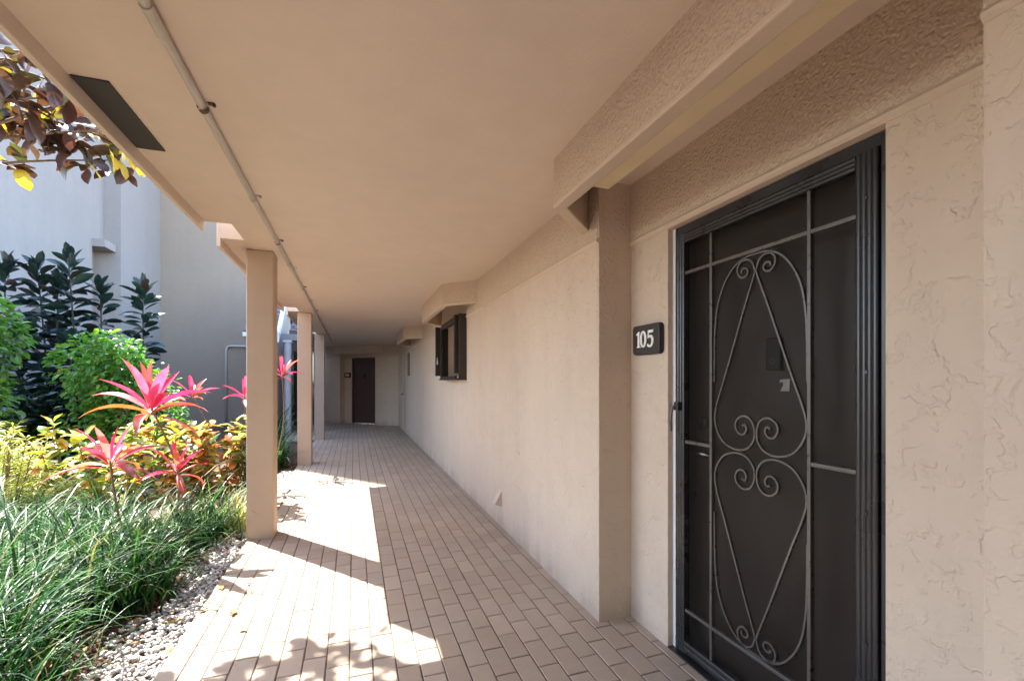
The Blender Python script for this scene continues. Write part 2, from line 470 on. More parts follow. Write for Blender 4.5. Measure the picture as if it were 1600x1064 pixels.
canopy('large hollow stucco canopy over the black screen door, nearest the camera', 0.39, 2.37)
canopy('stucco canopy over the dark framed window halfway along the wall', 4.735, 6.96)
canopy('small stucco canopy farthest along the right wall, near the end wall', 8.91, 11.0)

t = thing('light_fixture', 'long cream strip light fitted inside the canopy above the screen door', 'light fixture', (1.18, 1.4, 2.39))
MB(rel(t)).box(1.085, 1.24, 0.62, 2.03, 2.372, 2.3945).build('base_tray', M_white, t)
MB(rel(t)).prism([(1.09, 2.371), (1.09, 2.285), (1.096, 2.278), (1.222, 2.278), (1.228, 2.285), (1.234, 2.371)], 0.625, 2.025, 'y').build('diffuser', M_cream, t, bevel=0.004)

# eave vent
t = thing('soffit_vent', 'dark rectangular screened vent set in the eave soffit at upper left', 'vent', (-0.9, 2.3, CZ))
MB(rel(t)).box(-0.958, -0.85, 2.06, 2.585, CZ + 0.001, CZ + 0.0055).build('mesh_panel', M_vent, t)
fr = MB(rel(t))
fr.box(-0.961, -0.958, 2.057, 2.588, CZ, CZ + 0.0055).box(-0.85, -0.847, 2.057, 2.588, CZ, CZ + 0.0055).box(-0.958, -0.85, 2.057, 2.06, CZ, CZ + 0.0055).box(-0.958, -0.85, 2.585, 2.588, CZ, CZ + 0.0055)
fr.build('screen_frame', M_vent, t)

# ceiling conduit
t = thing('ceiling_conduit', 'long painted metal conduit strapped to the ceiling, running the length of the walkway', 'conduit', (-0.558, 4, CZ))
T = rel(t)
MB(T).tube([(-0.558, -12, 2.373), (-0.558, 12.9, 2.373)], 0.0145, 14).build('pipe', M_cond, t, smooth=True)
for y in (1.62, 4.62, 7.66):
    MB(T).tube([(-0.558, y - 0.06, 2.371), (-0.558, y + 0.06, 2.371)], 0.0175, 14).build('coupling', M_cond, t, smooth=False)
for i, y in enumerate([0.2, 1.14, 2.08, 3.02, 3.9, 4.78, 5.7, 6.6, 7.5, 8.4, 9.3, 10.2, 11.1, 12.0]):
    s = MB(T)
    arc = [(-0.558 + 0.019 * math.cos(a), y, 2.373 + 0.019 * math.sin(a)) for a in [R(d) for d in range(-200, 21, 20)]]
    for p, q in zip(arc, arc[1:]):
        s.add([(p[0], y - 0.012, p[2]), (p[0], y + 0.012, p[2]), (q[0], y + 0.012, q[2]), (q[0], y - 0.012, q[2])], [(0, 1, 2, 3)])
    s.box(-0.541, -0.515, y - 0.010, y + 0.010, CZ - 0.005, CZ - 0.001)
    s.tube([(-0.52, y, CZ - 0.012), (-0.52, y, CZ - 0.004)], 0.006, 6)
    s.build('strap', M_rust if i % 2 == 0 else M_cond, t)

# ------------------------------------------------------------------ front door with its screen door
fd = thing('front_door', 'brown front door seen dimly behind the black screen door', 'door', (1.6, 1.37, 0), kind='thing')
T = rel(fd)
MB(T).box(1.575, 1.62, 0.955, 1.80, 0.02, 2.02).build('door_leaf', M_brown_door, fd)
j = MB(T); j.box(1.505, 1.66, DY1 - 0.018, DY1 + 0.0, 0.0, DZ - 0.005); j.box(1.57, 1.66, 1.80, 1.842, 0.0, DZ - 0.02); j.box(1.57, 1.66, 0.90, 0.955, 0, DZ - 0.02); j.box(1.57, 1.66, 0.956, 1.799, 2.021, 2.06)
j.build('jamb', M_brown_door, fd)
MB(T).box(1.487, 1.56, 1.8412, DY1 + 0.001, 0.001, 2.047).build('casing', M_white, fd)
MB(T).box(1.455, 1.60, 0.894, 1.862, -0.03, 0.006).build('threshold', M_bronze, fd, bevel=0.003)
MB(T).tube([(1.575, 1.735, 0.97), (1.52, 1.735, 0.97), (1.517, 1.72, 0.97), (1.517, 1.64, 0.968)], 0.009, 8).build('lever_handle', M_silver, fd, smooth=True)
MB(T).tube([(1.575, 1.735, 1.11), (1.553, 1.735, 1.11)], 0.027, 16).build('deadbolt', M_silver, fd)

bell = thing('doorbell', 'black video doorbell fixed on the brown front door behind the screen', 'doorbell', (1.575, 1.343, 1.41))
MB(rel(bell)).box(1.552, 1.5745, 1.322, 1.384, 1.347, 1.476).build('body', M_black, bell, bevel=0.006)
ring = MB(rel(bell))
for i in range(16):
    a, b = 2 * math.pi * i / 16, 2 * math.pi * (i + 1) / 16
    for r0, r1 in ((0.009, 0.0125),):
        ring.add([(1.5512, 1.353 + r * math.cos(q), 1.382 + r * math.sin(q)) for r, q in ((r0, a), (r1, a), (r1, b), (r0, b))], [(0, 1, 2, 3)])
ring.build('button_ring', M_lens, bell)
st = thing('door_sticker', 'small white square sticker stuck on the front door below the doorbell', 'sticker', (1.5745, 1.316, 1.288))
MB(rel(st)).prism([(1.336, 1.265), (1.297, 1.265), (1.294, 1.312), (1.336, 1.310), (1.339, 1.296), (1.327, 1.303), (1.322, 1.29)], 1.5735, 1.5747, 'x').build('label_sheet', M_sticker, st)

sd = thing('screen_door', 'charcoal metal security screen door with scrollwork and fluted frame in the stucco recess', 'screen door', (1.49, 1.37, 0), kind='thing')
T = rel(sd)
fo = MB(T)     # outer frame
fo.box(1.485, 1.545, 1.826, 1.8405, 0.007, 2.045); fo.box(1.485, 1.545, 0.896, 0.921, 0.007, 2.045); fo.box(1.486, 1.545, 0.921, 1.826, 2.008, 2.0445)
fo.build('outer_frame', M_bronze, sd, bevel=0.002)
YL, YR, ZB, ZT = 1.766, 0.990, 0.078, 1.958
def ribs(y0, y1, n, horiz=None):
    """profile of a fluted member: list of (offset, x) across the width"""
    pr = []
    for i in range(n * 8 + 1):
        f = i / (n * 8)
        pr.append((y0 + (y1 - y0) * f, 1.4775 - 0.0035 * abs(math.sin(math.pi * f * n)) ** 0.7))
    return pr
def stile(y0, y1, n):
    m = MB(T); pr = ribs(y0, y1, n)
    poly = [(x, y) for y, x in pr] + [(1.507, y1), (1.507, y0)]
    m.prism(poly, 0.02, 2.004, 'z'); return m
stile(1.768, 1.823, 3).build('stile', M_bronze, sd)
stile(0.925, 0.9885, 4).build('stile', M_bronze, sd)
pr = ribs(1.960, 2.003, 3)
MB(T).prism([(x, z) for z, x in pr] + [(1.506, 2.003), (1.506, 1.960)], 0.989, 1.7675, 'y').build('top_rail', M_bronze, sd)
pr = ribs(0.021, 0.076, 2)
MB(T).prism([(x, z) for z, x in pr] + [(1.506, 0.076), (1.506, 0.021)], 0.989, 1.7675, 'y').build('bottom_rail', M_bronze, sd)
MB(T).box(1.4995, 1.501, 0.985, 1.771, 0.07, 1.964).build('screen_mesh', M_screen, sd)
def bar(y0, y1, z0, z1, d=0.0):
    MB(T).box(1.480 + d, 1.498, y0, y1, z0, z1).build('grille_bar', M_bar, sd, bevel=0.0015)
bar(1.5965, 1.6095, ZB, ZT); bar(1.1395, 1.1525, ZB, ZT)
for z, segs in ((1.816, 'LCR'), (0.222, 'LCR'), (1.018, 'LR')):
    if 'L' in segs: bar(1.6097, YL + 0.001, z - 0.0075, z + 0.0075, 0.0006)
    if 'C' in segs: bar(1.1527, 1.5963, z - 0.0075, z + 0.0075, 0.0006)
    if 'R' in segs: bar(YR - 0.001, 1.1393, z - 0.0075, z + 0.0075, 0.0006)
scroll = [(-.0700, 1.7420), (-.0655, 1.7530), (-.0560, 1.7580), (-.0441, 1.7553), (-.0360, 1.7415), (-.0455, 1.7262), (-.068, 1.7235), (-.0865, 1.7440), (-.0864, 1.7712), (-.066, 1.7905),
          (-.0401, 1.7906), (-.0165, 1.7745), (-.0055, 1.7462), (-.0060, 1.7240), (-.0541, 1.6000), (-.1096, 1.4490), (-.1564, 1.3220), (-.1990, 1.2117), (-.2130, 1.1486), (-.2010, 1.0933), (-.1600, 1.0429), (-.0970, 1.0225),
          (-.0420, 1.0330), (-.0110, 1.0666), (-.0052, 1.1046), (-.0140, 1.1374), (-.0340, 1.1575), (-.0640, 1.1619), (-.0930, 1.1437), (-.0995, 1.1154), (-.0830, 1.0911), (-.0575, 1.0896), (-.0440, 1.1084), (-.0505, 1.1268), (-.0660, 1.1235)]
arch = [(0, 1.8035), (-.045, 1.8010), (-.10, 1.7800), (-.1500, 1.7300), (-.1900, 1.6509), (-.2085, 1.5600), (-.2150, 1.4500), (-.2165, 1.30)]
def flatbar(pts, name):
    c = crom([(p[0], p[1], 0) for p in pts], 7)
    m = MB(T); n = len(c); vs = []
    for i, p in enumerate(c):
        d = (c[min(i + 1, n - 1)] - c[max(i - 1, 0)]).normalized(); nn = Vector((-d.y, d.x, 0)) * 0.0036
        for sgn in (1, -1):
            q = p + nn * sgn
            for x in (1.4880, 1.4985): vs.append((x, 1.374 - q.x, q.y))
    fs = []
    for i in range(n - 1):
        a, b = i * 4, i * 4 + 4
        fs += [(a, b, b + 1, a + 1), (a + 2, a + 3, b + 3, b + 2), (a, a + 2, b + 2, b), (a + 1, b + 1, b + 3, a + 3)]
    fs += [(0, 1, 3, 2), (n * 4 - 4, n * 4 - 2, n * 4 - 1, n * 4 - 3)]
    m.add(vs, fs); return m.build(name, M_bar, sd, smooth=False)
for sx in (1, -1):
    for fl in (0, 1):
        g = lambda q: (q[0] * sx, (2.031 - q[1]) if fl else q[1])
        flatbar([g(q) for q in scroll], 'scroll')
for fl in (0, 1):
    full = [(-a, z) for a, z in arch[::-1]] + arch[1:]
    flatbar([(a, (2.034 - z) if fl else z) for a, z in full], 'arch_bar')
h = MB(T); h.box(1.452, 1.478, 1.785, 1.812, 1.165, 1.205); h.build('latch_body', M_black, sd, bevel=0.003)
MB(T).tube(crom([(1.462, 1.806, 1.195), (1.445, 1.812, 1.17), (1.437, 1.815, 1.12), (1.442, 1.816, 1.065)], 5), [0.006] * 15 + [0.004], 8).build('latch_lever', M_bar, sd, smooth=True)
for z in (1.86, 1.33, 0.50, 0.9):
    MB(T).tube([(1.477, 0.955, z), (1.4705, 0.955, z)], 0.0055, 10).build('screw_head', M_bronze, sd)

# number plates
def rr_poly(w, h, r, n=5):
    out = []
    for cx, cy, a0 in ((w / 2 - r, h / 2 - r, 0), (-w / 2 + r, h / 2 - r, 90), (-w / 2 + r, -h / 2 + r, 180), (w / 2 - r, -h / 2 + r, 270)):
        for i in range(n + 1):
            a = R(a0 + 90 * i / n); out.append((cx + r * math.cos(a), cy + r * math.sin(a)))
    return out
def ell(cx, cy, rx, ry, n=28): return [(cx + rx * math.cos(2 * math.pi * i / n), cy + ry * math.sin(2 * math.pi * i / n)) for i in range(n)]
def stroke(pts, w):
    """thick outline polygon along a centre line with varying width"""
    c = crom([(p[0], p[1], 0) for p in pts], 6); n = len(c); L = []; Rr = []
    for i, p in enumerate(c):
        d = (c[min(i + 1, n - 1)] - c[max(i - 1, 0)]).normalized(); nn = Vector((-d.y, d.x, 0))
        f = i / (n - 1) * (len(w) - 1); k = min(int(f), len(w) - 2); ww = w[k] + (w[k + 1] - w[k]) * (f - k)
        L.append((p + nn * ww / 2)[:2]); Rr.append((p - nn * ww / 2)[:2])
    return L + Rr[::-1]
DIG = {
    '1': ([[(0.30, 0.0), (0.72, 0.0), (0.72, 0.05), (0.60, 0.09), (0.60, 1.0), (0.50, 1.0), (0.22, 0.84), (0.22, 0.78), (0.40, 0.82), (0.40, 0.09), (0.30, 0.05)]], 0.62),
    '0': ([ell(0.40, 0.5, 0.36, 0.52), ell(0.40, 0.5, 0.15, 0.40)[::-1]], 0.80),
    '5': ([[(0.14, 1.0), (0.66, 1.0), (0.70, 1.05), (0.66, 0.84), (0.22, 0.84), (0.19, 0.6), (0.10, 0.5)],
           stroke([(0.12, 0.54), (0.30, 0.63), (0.52, 0.58), (0.62, 0.36), (0.52, 0.10), (0.28, 0.02), (0.06, 0.12)], (0.06, 0.12, 0.18, 0.2, 0.16, 0.12, 0.16))], 0.74),
    '6': ([ell(0.40, 0.32, 0.34, 0.34), ell(0.40, 0.32, 0.15, 0.22)[::-1], stroke([(0.66, 0.98), (0.40, 0.86), (0.20, 0.60), (0.16, 0.34)], (0.12, 0.16, 0.19, 0.2))], 0.78),
}
def digits(text, height, name, mat, parent, T):
    x = 0; shapes = []
    for ch in text:
        pl, adv = DIG[ch]
        shapes += [[(px + x, py) for px, py in q] for q in pl]
        x += adv
    w = x
    grp = []
    out = MB(T)
    # fill via a curve so that holes stay open
    cu = bpy.data.curves.new('digit_outline', 'CURVE'); cu.dimensions = '2D'; cu.fill_mode = 'BOTH'; cu.extrude = 0.0016
    for q in shapes:
        sp = cu.splines.new('POLY'); sp.points.add(len(q) - 1)
        for pt, (a, b) in zip(sp.points, q): pt.co = ((a - w / 2) * height * 0.92, (b - 0.5) * height, 0, 1)
        sp.use_cyclic_u = True
    co = bpy.data.objects.new('digit_outline', cu); COL.objects.link(co)
    me = bpy.data.meshes.new_from_object(co.evaluated_get(bpy.context.evaluated_depsgraph_get()))
    bpy.data.objects.remove(co)
    me.name = name; me.materials.clear(); me.materials.append(mat); me.transform(T)
    o = bpy.data.objects.new(name, me); COL.objects.link(o); o.parent = parent
    return o
def number_plate(text, label, M, w=0.232, h=0.158):
    """M maps plate space (x right, y up, z towards the viewer) to the world"""
    t = thing('number_plate', label, 'sign', M.translation, 'house number plates')
    T = rel(t) @ M
    MB(T).prism(rr_poly(w, h, 0.022), 0.001, 0.012).build('backing', M_plate, t, bevel=0.002)
    MB(T).prism(rr_poly(w - 0.004, h - 0.004, 0.021), 0.0125, 0.028).build('face', M_plate, t, bevel=0.003)
    digits(text, 0.084, 'digits', M_ink, t, T @ Matrix.Translation((-0.012, 0.002, 0.0297)))
M105 = Matrix(((0, 0, -1, RX), (-1, 0, 0, 2.006), (0, 1, 0, 1.522), (0, 0, 0, 1)))
number_plate('105', 'black number plate reading 105 in white, left of the screen door', M105)

# ------------------------------------------------------------------ window on the right wall
w = thing('window', 'dark bronze projecting window halfway along the right wall under its canopy', 'window', (1.255, 5.8, 1.72), kind='thing')
T = rel(w)
f = MB(T)
f.box(1.165, 1.254, 5.235, 5.285, 1.345, 2.105); f.box(1.128, 1.20, 5.33, 5.375, 1.405, 2.10)
f.box(1.168, 1.254, 6.345, 6.40, 1.345, 2.105); f.box(1.168, 1.254, 5.285, 6.345, 2.06, 2.105)
f.build('window_frame', M_darkbrown, w, bevel=0.003)
MB(T).box(1.135, 1.254, 5.22, 6.41, 1.325, 1.3445).build('sill', M_darkbrown, w, bevel=0.003)
s = MB(T); s.box(1.14, 1.17, 6.285, 6.344, 1.3455, 2.059); s.box(1.145, 1.168, 5.376, 6.284, 1.3455, 1.375); s.box(1.14, 1.19, 5.376, 6.284, 2.015, 2.059)
s.build('sash', M_darkbrown, w, bevel=0.002)
MB(T).box(1.255, 1.47, 5.2855, 6.3445, 1.3605, 1.372).build('inner_sill', M_white, w)
MB(T).box(1.48, 1.486, 5.2855, 6.3445, 1.3605, 2.0595).build('pane', M_glass, w)
MB(T).box(1.487, 1.71, 5.287, 6.343, 1.362, 2.058).build('blind', M_plain, w)
pn = MB(T).box(1.085, 1.166, 6.402, 6.43, 1.385, 2.07).build('shutter_panel', M_darkbrown, w, bevel=0.003)
MB(T).box(1.104, 1.112, 6.392, 6.4015, 1.57, 1.645).box(1.101, 1.118, 6.388, 6.4015, 1.545, 1.60).build('latch', M_white, w, bevel=0.002)
w2 = thing('window', 'narrow dark slit window near the far end of the right wall', 'window', (1.255, 11.2, 1.7), kind='thing')
T = rel(w2)
MB(T).box(1.245, 1.2548, 11.05, 11.11, 1.45, 2.0).box(1.245, 1.2548, 11.33, 11.39, 1.45, 2.0).box(1.245, 1.2548, 11.11, 11.33, 1.97, 2.0).box(1.245, 1.2548, 11.11, 11.33, 1.45, 1.48).build('window_frame', M_darkbrown, w2)
MB(T).box(1.249, 1.2545, 11.11, 11.33, 1.48, 1.97).build('pane', M_glass, w2)

# wedge hood low on the wall
t = thing('wall_vent_hood', 'small wedge shaped painted vent hood low on the right wall', 'vent', (1.255, 3.95, 0.2))
hood = MB(rel(t)); hood.add([(1.2555, 3.89, 0.185), (1.2555, 3.98, 0.185), (1.188, 3.89, 0.205), (1.188, 3.98, 0.205), (1.2555, 3.89, 0.325), (1.2555, 3.98, 0.325)],
                            [(0, 1, 3, 2), (2, 3, 5, 4), (0, 2, 4), (1, 5, 3), (0, 4, 5, 1)])
hood.build('hood', M_plain, t)

# utility door at the far end of the right wall
t = thing('utility_door', 'flush utility door painted like the wall, at the far end of the right wall', 'door', (1.255, 13.1, 0), kind='thing')
T = rel(t)
MB(T).box(1.247, 1.2545, 12.30, 13.10, 0.01, 2.03).build('door_leaf', M_plain, t, bevel=0.002)
MB(T).box(1.243, 1.2545, 12.24, 12.297, 0.0, 2.04).box(1.243, 1.2545, 13.103, 13.16, 0.0, 2.04).build('door_frame', M_plain, t, bevel=0.002)
MB(T).tube([(1.247, 12.42, 0.98), (1.215, 12.42, 0.98), (1.195, 12.42, 0.98)], [0.012, 0.012, 0.026], 10).build('knob', M_rust, t, smooth=True)

# ------------------------------------------------------------------ slanted end wall with door
a40 = R(40)
# local: x along the wall (leftwards), y away from the viewer, z up
E = Matrix(((-math.cos(a40), math.sin(a40), 0, 1.255), (math.sin(a40), math.cos(a40), 0, 13.88), (0, 0, 1, 0), (0, 0, 0, 1)))
ew = thing('end_wall', 'beige stucco wall closing the far end of the walkway, set at an angle', 'wall', kind='thing')
m = MB(E)
m.box(-0.6, 0.84, 0, 0.6, -0.05, 2.062); m.box(2.17, 3.6, 0, 0.6, -0.05, 2.062)
m.box(0.80, 0.98, 0.2, 0.61, -0.05, 2.062); m.box(1.89, 2.2, 0.2, 0.61, -0.05, 2.062)
m.build('wall_panel', M_trowel, ew)
MB(E).box(-0.6, 0.84, -0.003, 0.59, 2.066, 2.45).box(2.17, 3.6, -0.003, 0.59, 2.066, 2.45).box(0.841, 2.169, 0.197, 0.59, 2.066, 2.45).build('upper_band', M_sand, ew)
# its canopy reuses the canopy profile: plate (x=wall normal, y along) -> end wall
CE = E @ Matrix(((0, 1, 0, 0), (1, 0, 0, -1.255), (0, 0, 1, 0), (0, 0, 0, 1)))
canopy('stucco canopy over the dark brown door in the end wall', 0.56, 2.45, T=CE, wx=1.255)
ed = thing('entry_door', 'plain dark brown door in the end wall at the far end of the walkway', 'door', (E @ Vector((1.43, 0.25, 0))), kind='thing')
T = rel(ed) @ E
MB(T).box(1.012, 1.858, 0.26, 0.30, 0.012, 2.02).build('door_leaf', M_end_door, ed)
MB(T).box(0.981, 1.01, 0.215, 0.34, 0, 2.06).box(1.86, 1.889, 0.215, 0.34, 0, 2.06).box(1.01, 1.86, 0.215, 0.34, 2.022, 2.06).build('door_frame', M_end_door, ed)
MB(T).tube([(1.78, 0.26, 0.98), (1.78, 0.215, 0.98), (1.78, 0.20, 0.98)], [0.012, 0.012, 0.03], 10).build('knob', M_silver, ed, smooth=True)
MB(T).tube([(1.78, 0.26, 1.12), (1.78, 0.24, 1.12)], 0.03, 12).build('deadbolt', M_silver, ed)
MB(T).box(1.415, 1.45, 0.235, 0.2595, 1.43, 1.57).build('door_knocker', M_black, ed, bevel=0.004)
MEP = E @ Matrix(((-1, 0, 0, 2.035), (0, 0, -1, 0.2), (0, 1, 0, 1.52), (0, 0, 0, 1)))
number_plate('106', 'tiny black number plate beside the dark brown door in the end wall', MEP)

# ------------------------------------------------------------------ neighbouring building and pavilion
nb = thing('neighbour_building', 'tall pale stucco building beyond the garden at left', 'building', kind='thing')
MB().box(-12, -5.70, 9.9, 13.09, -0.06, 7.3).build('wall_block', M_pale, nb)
MB().box(-9, -4.0, -14, 0.4, -0.06, 7.0).build('added_shade_wing', M_greybeige, nb)  # unseen wing behind the camera, added to cut skylight from the back left
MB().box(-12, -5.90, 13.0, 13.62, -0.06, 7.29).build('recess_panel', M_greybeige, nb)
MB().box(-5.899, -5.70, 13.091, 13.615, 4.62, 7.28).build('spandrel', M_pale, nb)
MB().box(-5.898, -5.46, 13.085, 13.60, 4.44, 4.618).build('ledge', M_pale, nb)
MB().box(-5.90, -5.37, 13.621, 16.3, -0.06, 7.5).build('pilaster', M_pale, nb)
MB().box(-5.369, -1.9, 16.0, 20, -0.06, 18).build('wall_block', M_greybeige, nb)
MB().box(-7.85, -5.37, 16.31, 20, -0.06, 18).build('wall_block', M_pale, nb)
t = thing('wall_pipe', 'grey pipe bent at the top, on the shaded wall left of the nearest column', 'pipe', (-3.68, 15.96, 0))
MB(rel(t)).tube([(-3.68, 15.95, -0.05), (-3.68, 15.95, 2.25)] + crom([(-3.68, 15.95, 2.25), (-3.65, 15.95, 2.36), (-3.55, 15.95, 2.40)], 4)[1:] + [(-2.4, 15.95, 2.40)], 0.032, 8).build('pipe', M_cond, t, smooth=True)

def roof_mat():
    m, nt, p = new_mat('plum_roof_tile')
    rnd = N(nt, 'ShaderNodeNewGeometry').outputs['Random Per Island']
    nt.links.new(ramp(nt, rnd, [(0, (0.085, 0.06, 0.062)), (0.5, (0.13, 0.09, 0.09)), (1, (0.18, 0.13, 0.125))]).outputs[0], p.inputs['Base Color'])
    p.inputs['Roughness'].default_value = 0.8
    return m
M_roof = roof_mat()
def tiled_roof(name, parent, x0, x1, y0, z0, y1, z1, T):
    base = MB(T); n = Vector((0, -(z1 - z0), (y1 - y0))).normalized()
    base.add([(x0, y0, z0), (x1, y0, z0), (x1, y1, z1), (x0, y1, z1), (x0, y0, z0 - .12), (x1, y0, z0 - .12), (x1, y1, z1 - .12), (x0, y1, z1 - .12)],
             [(0, 1, 2, 3), (7, 6, 5, 4), (0, 4, 5, 1), (1, 5, 6, 2), (2, 6, 7, 3), (3, 7, 4, 0)])
    r = base.build(name, M_roof, parent)
    tl = MB(T); L = math.hypot(y1 - y0, z1 - z0); rows = int(L / 0.16); cols = int((x1 - x0) / 0.2)
    d = Vector((0, (y1 - y0) / L, (z1 - z0) / L))
    for i in range(rows):
        for k in range(cols):
            xa = x0 + k * (x1 - x0) / cols + (0.1 if i % 2 else 0) ; xb = min(xa + (x1 - x0) / cols - 0.012, x1)
            o = Vector((0, y0, z0)) + d * (i * L / rows)
            e = o + d * (L / rows + 0.03)
            lo, hi = o + n * 0.035, e + n * 0.012
            tl.add([(xa, lo.y, lo.z), (xb, lo.y, lo.z), (xb, hi.y, hi.z), (xa, hi.y, hi.z), (xa, o.y, o.z), (xb, o.y, o.z)],
                   [(0, 1, 2, 3), (4, 5, 1, 0)])
    tag(tl.build('roof_tiles', M_roof, r), kind='stuff')
    return r
pv = thing('pavilion', 'small gabled building with plum tiled roof and white rake board behind the columns', 'building', (-2.2, 13, 0), kind='thing')
T = rel(pv)
tiled_roof('roof', pv, -2.40, -1.72, 11.95, 2.46, 14.0, 4.35, T)
MB(T).add([(-2.40, 14.0, 4.36), (-1.72, 14.0, 4.36), (-1.72, 15.9, 2.5), (-2.40, 15.9, 2.5)], [(0, 1, 2, 3)])
rb = MB(T).prism([(14.0, 4.36), (14.0, 4.24), (15.8, 2.45), (15.8, 2.57)], -2.40, -1.72, 'x'); rb.build('roof', M_roof, pv)
MB(T).prism([(11.9, 2.24), (11.9, 2.47), (14.02, 4.42), (16.0, 2.4), (16.0, 2.2), (14.02, 4.19)], -1.719, -1.66, 'x').build('rake_board', M_greywhite, pv)
MB(T).prism([(12.35, -0.05), (15.6, -0.05), (15.6, 2.3), (14.02, 4.15), (12.35, 2.6)], -2.3, -1.78, 'x').build('wall', M_pale, pv)
MB(T).box(-2.2, -1.9, 12.33, 12.348, 0.9, 2.1).build('window_pane', M_glass, pv)
MB(T).box(-2.42, -1.66, 11.93, 11.98, 2.36, 2.455).build('fascia_board', M_greywhite, pv)
rwg = thing('rear_wing', 'white porch with a post, dark glass and plum tiled roof between the first two columns', 'building', (-1.4, 13.4, 0), kind='thing')
T = rel(rwg)
tiled_roof('roof', rwg, -1.6, -1.02, 13.2, 2.62, 14.6, 3.35, T)
MB(T).tube([(-1.595, 12.85, -0.05), (-1.595, 12.85, 2.30)], 0.088, 16).build('post', M_greywhite, rwg, smooth=False)
MB(T).box(-1.70, -1.49, 12.745, 12.955, 2.301, 2.36).build('post_cap', M_greywhite, rwg, bevel=0.01)
MB(T).box(-1.76, -1.02, 12.78, 12.93, 2.361, 2.52).build('beam', M_pale, rwg)
MB(T).box(-1.7, -1.02, 13.85, 14.0, -0.05, 2.6).build('wall', M_pale, rwg)
MB(T).box(-1.66, -1.06, 13.83, 13.849, 0.1, 2.15).build('glass_door', M_glass, rwg)

# ------------------------------------------------------------------ planting
def leaf_mesh(name, mat, L, W, nseg=6, curve=0.35, fold=0.25, widest=0.45, power=1.0, tip=0.0, wav=0.0):
    """leaf lying along +X, arching down, folded along the midrib"""
    vs = []; fs = []
    x, z, ang = 0.0, 0.0, 0.0
    for i in range(nseg + 1):
        f = i / nseg
        # width profile
        if f < widest: wv = math.sin(0.5 * math.pi * f / widest) ** power
        else: wv = math.cos(0.5 * math.pi * (f - widest) / (1 - widest)) ** power
        wv = max(wv, 0.06 if i in (0,) else tip) * W / 2
        c = Vector((x, 0, z)); k = math.sin(f * 9 + W * 40) * wav
        vs += [(c.x, -wv, c.z + wv * fold + k), (c.x, 0, c.z), (c.x, wv, c.z + wv * fold - k)]
        ang -= curve / nseg * (0.5 + f)
        x += L / nseg * math.cos(ang); z += L / nseg * math.sin(ang)
    for i in range(nseg):
        a = i * 3
        fs += [(a, a + 3, a + 4, a + 1), (a + 1, a + 4, a + 5, a + 2)]
    me = bpy.data.meshes.new(name); me.from_pydata(vs, [], fs)
    me.materials.append(mat); me.polygons.foreach_set('use_smooth', [True] * len(me.polygons))
    return me
def dirmat(loc, az, el, roll=0.0, s=1.0):
    return Matrix.Translation(loc) @ Euler((0, 0, az)).to_matrix().to_4x4() @ Euler((0, -el, 0)).to_matrix().to_4x4() @ Euler((roll, 0, 0)).to_matrix().to_4x4() @ Matrix.Scale(s, 4)

def at(p, f):
    f = max(0.0, min(0.9999, f)) * (len(p) - 1); i = int(f)
    return p[i].lerp(p[i + 1], f - i)
# --- red cordylines
pink = [(0.0, (0.52, 0.02, 0.10)), (0.35, (0.64, 0.07, 0.17)), (0.6, (0.62, 0.15, 0.22)), (0.8, (0.66, 0.22, 0.10)), (1.0, (0.34, 0.03, 0.08))]
M_ti = rnd_mat('pink_ti_leaf', pink, 'object', 0.24, 0.38, 0.6, tcol=(1.5, 1.1, 1.1))
M_tid = rnd_mat('orange_ti_leaf', [(0, (0.50, 0.14, 0.03)), (0.5, (0.42, 0.08, 0.05)), (1, (0.25, 0.04, 0.05))], 'object', 0.35, 0.35, 0.5, tcol=(1.5, 1.2, 1.0))
ti_up = [leaf_mesh('ti_leaf', M_ti, 0.47, 0.080, 7, c, 0.55, 0.5, 0.8) for c in (0.2, 0.5, 0.9)]
ti_dn = [leaf_mesh('ti_leaf_old', M_tid, 0.50, 0.08, 7, c, 0.4, 0.5, 0.8) for c in (0.7, 1.1)]
def cordyline(label, base, top, s, n, seed, lean=(0, 0)):
    r = random.Random(seed)
    t = thing('cordyline', label, 'plant', base, 'red-leaved cordyline plants in the bed')
    b = Vector(base); tp = Vector(top)
    mid = (b + tp) / 2 + Vector((lean[0], lean[1], 0))
    path = crom([b - Vector((0, 0, .06)), mid, tp], 6)
    MB(rel(t)).tube(path, [0.009 - 0.002 * i / len(path) for i in range(len(path))], 7).build('stem', M_stem, t, smooth=True)
    for i in range(n):
        f = i / (n - 1)
        az = i * 2.399 + r.uniform(-.3, .3)
        el = R(84 - 86 * f + r.uniform(-15, 15))
        if f < 0.72: me = ti_up[min(2, int(f * 4))]
        else: me = ti_dn[r.randrange(2)]
        k = s * (0.78 + 0.3 * math.sin(min(1, f * 1.5) * 1.6) + r.uniform(-.08, .08))
        loc = tp - b + Vector((math.cos(az), math.sin(az), 0)) * 0.012 + Vector((0, 0, -0.10 * f * s + 0.01))
        inst('leaf', me, t, dirmat(loc, az, el, r.uniform(-.4, .4), k))
    return t
cordyline('largest pink cordyline, tallest rosette in front of the round green bush', (-1.42, 4.45, -.04), (-1.50, 4.28, 1.12), 0.90, 17, 1, (0.12, 0.0))
cordyline('small pale pink cordyline right of the largest one, against the shaded grey wall', (-1.45, 6.05, -.04), (-1.715, 6.0, 1.16), 0.55, 13, 2, (0.10, 0))
cordyline('low pink cordyline at left, standing over the dark grass', (-1.46, 3.95, -.04), (-1.64, 4.0, 0.74), 0.68, 14, 3, (-.03, 0))
cordyline('low pink cordyline just above the grass, close to the nearest column', (-1.22, 4.2, -.04), (-1.30, 4.2, 0.62), 0.56, 12, 4, (0.02, 0))
cordyline('pink cordyline half hidden behind the left edge of the nearest column', (-1.28, 6.5, -.04), (-1.30, 6.5, 1.13), 0.6, 12, 5, (0.02, 0))
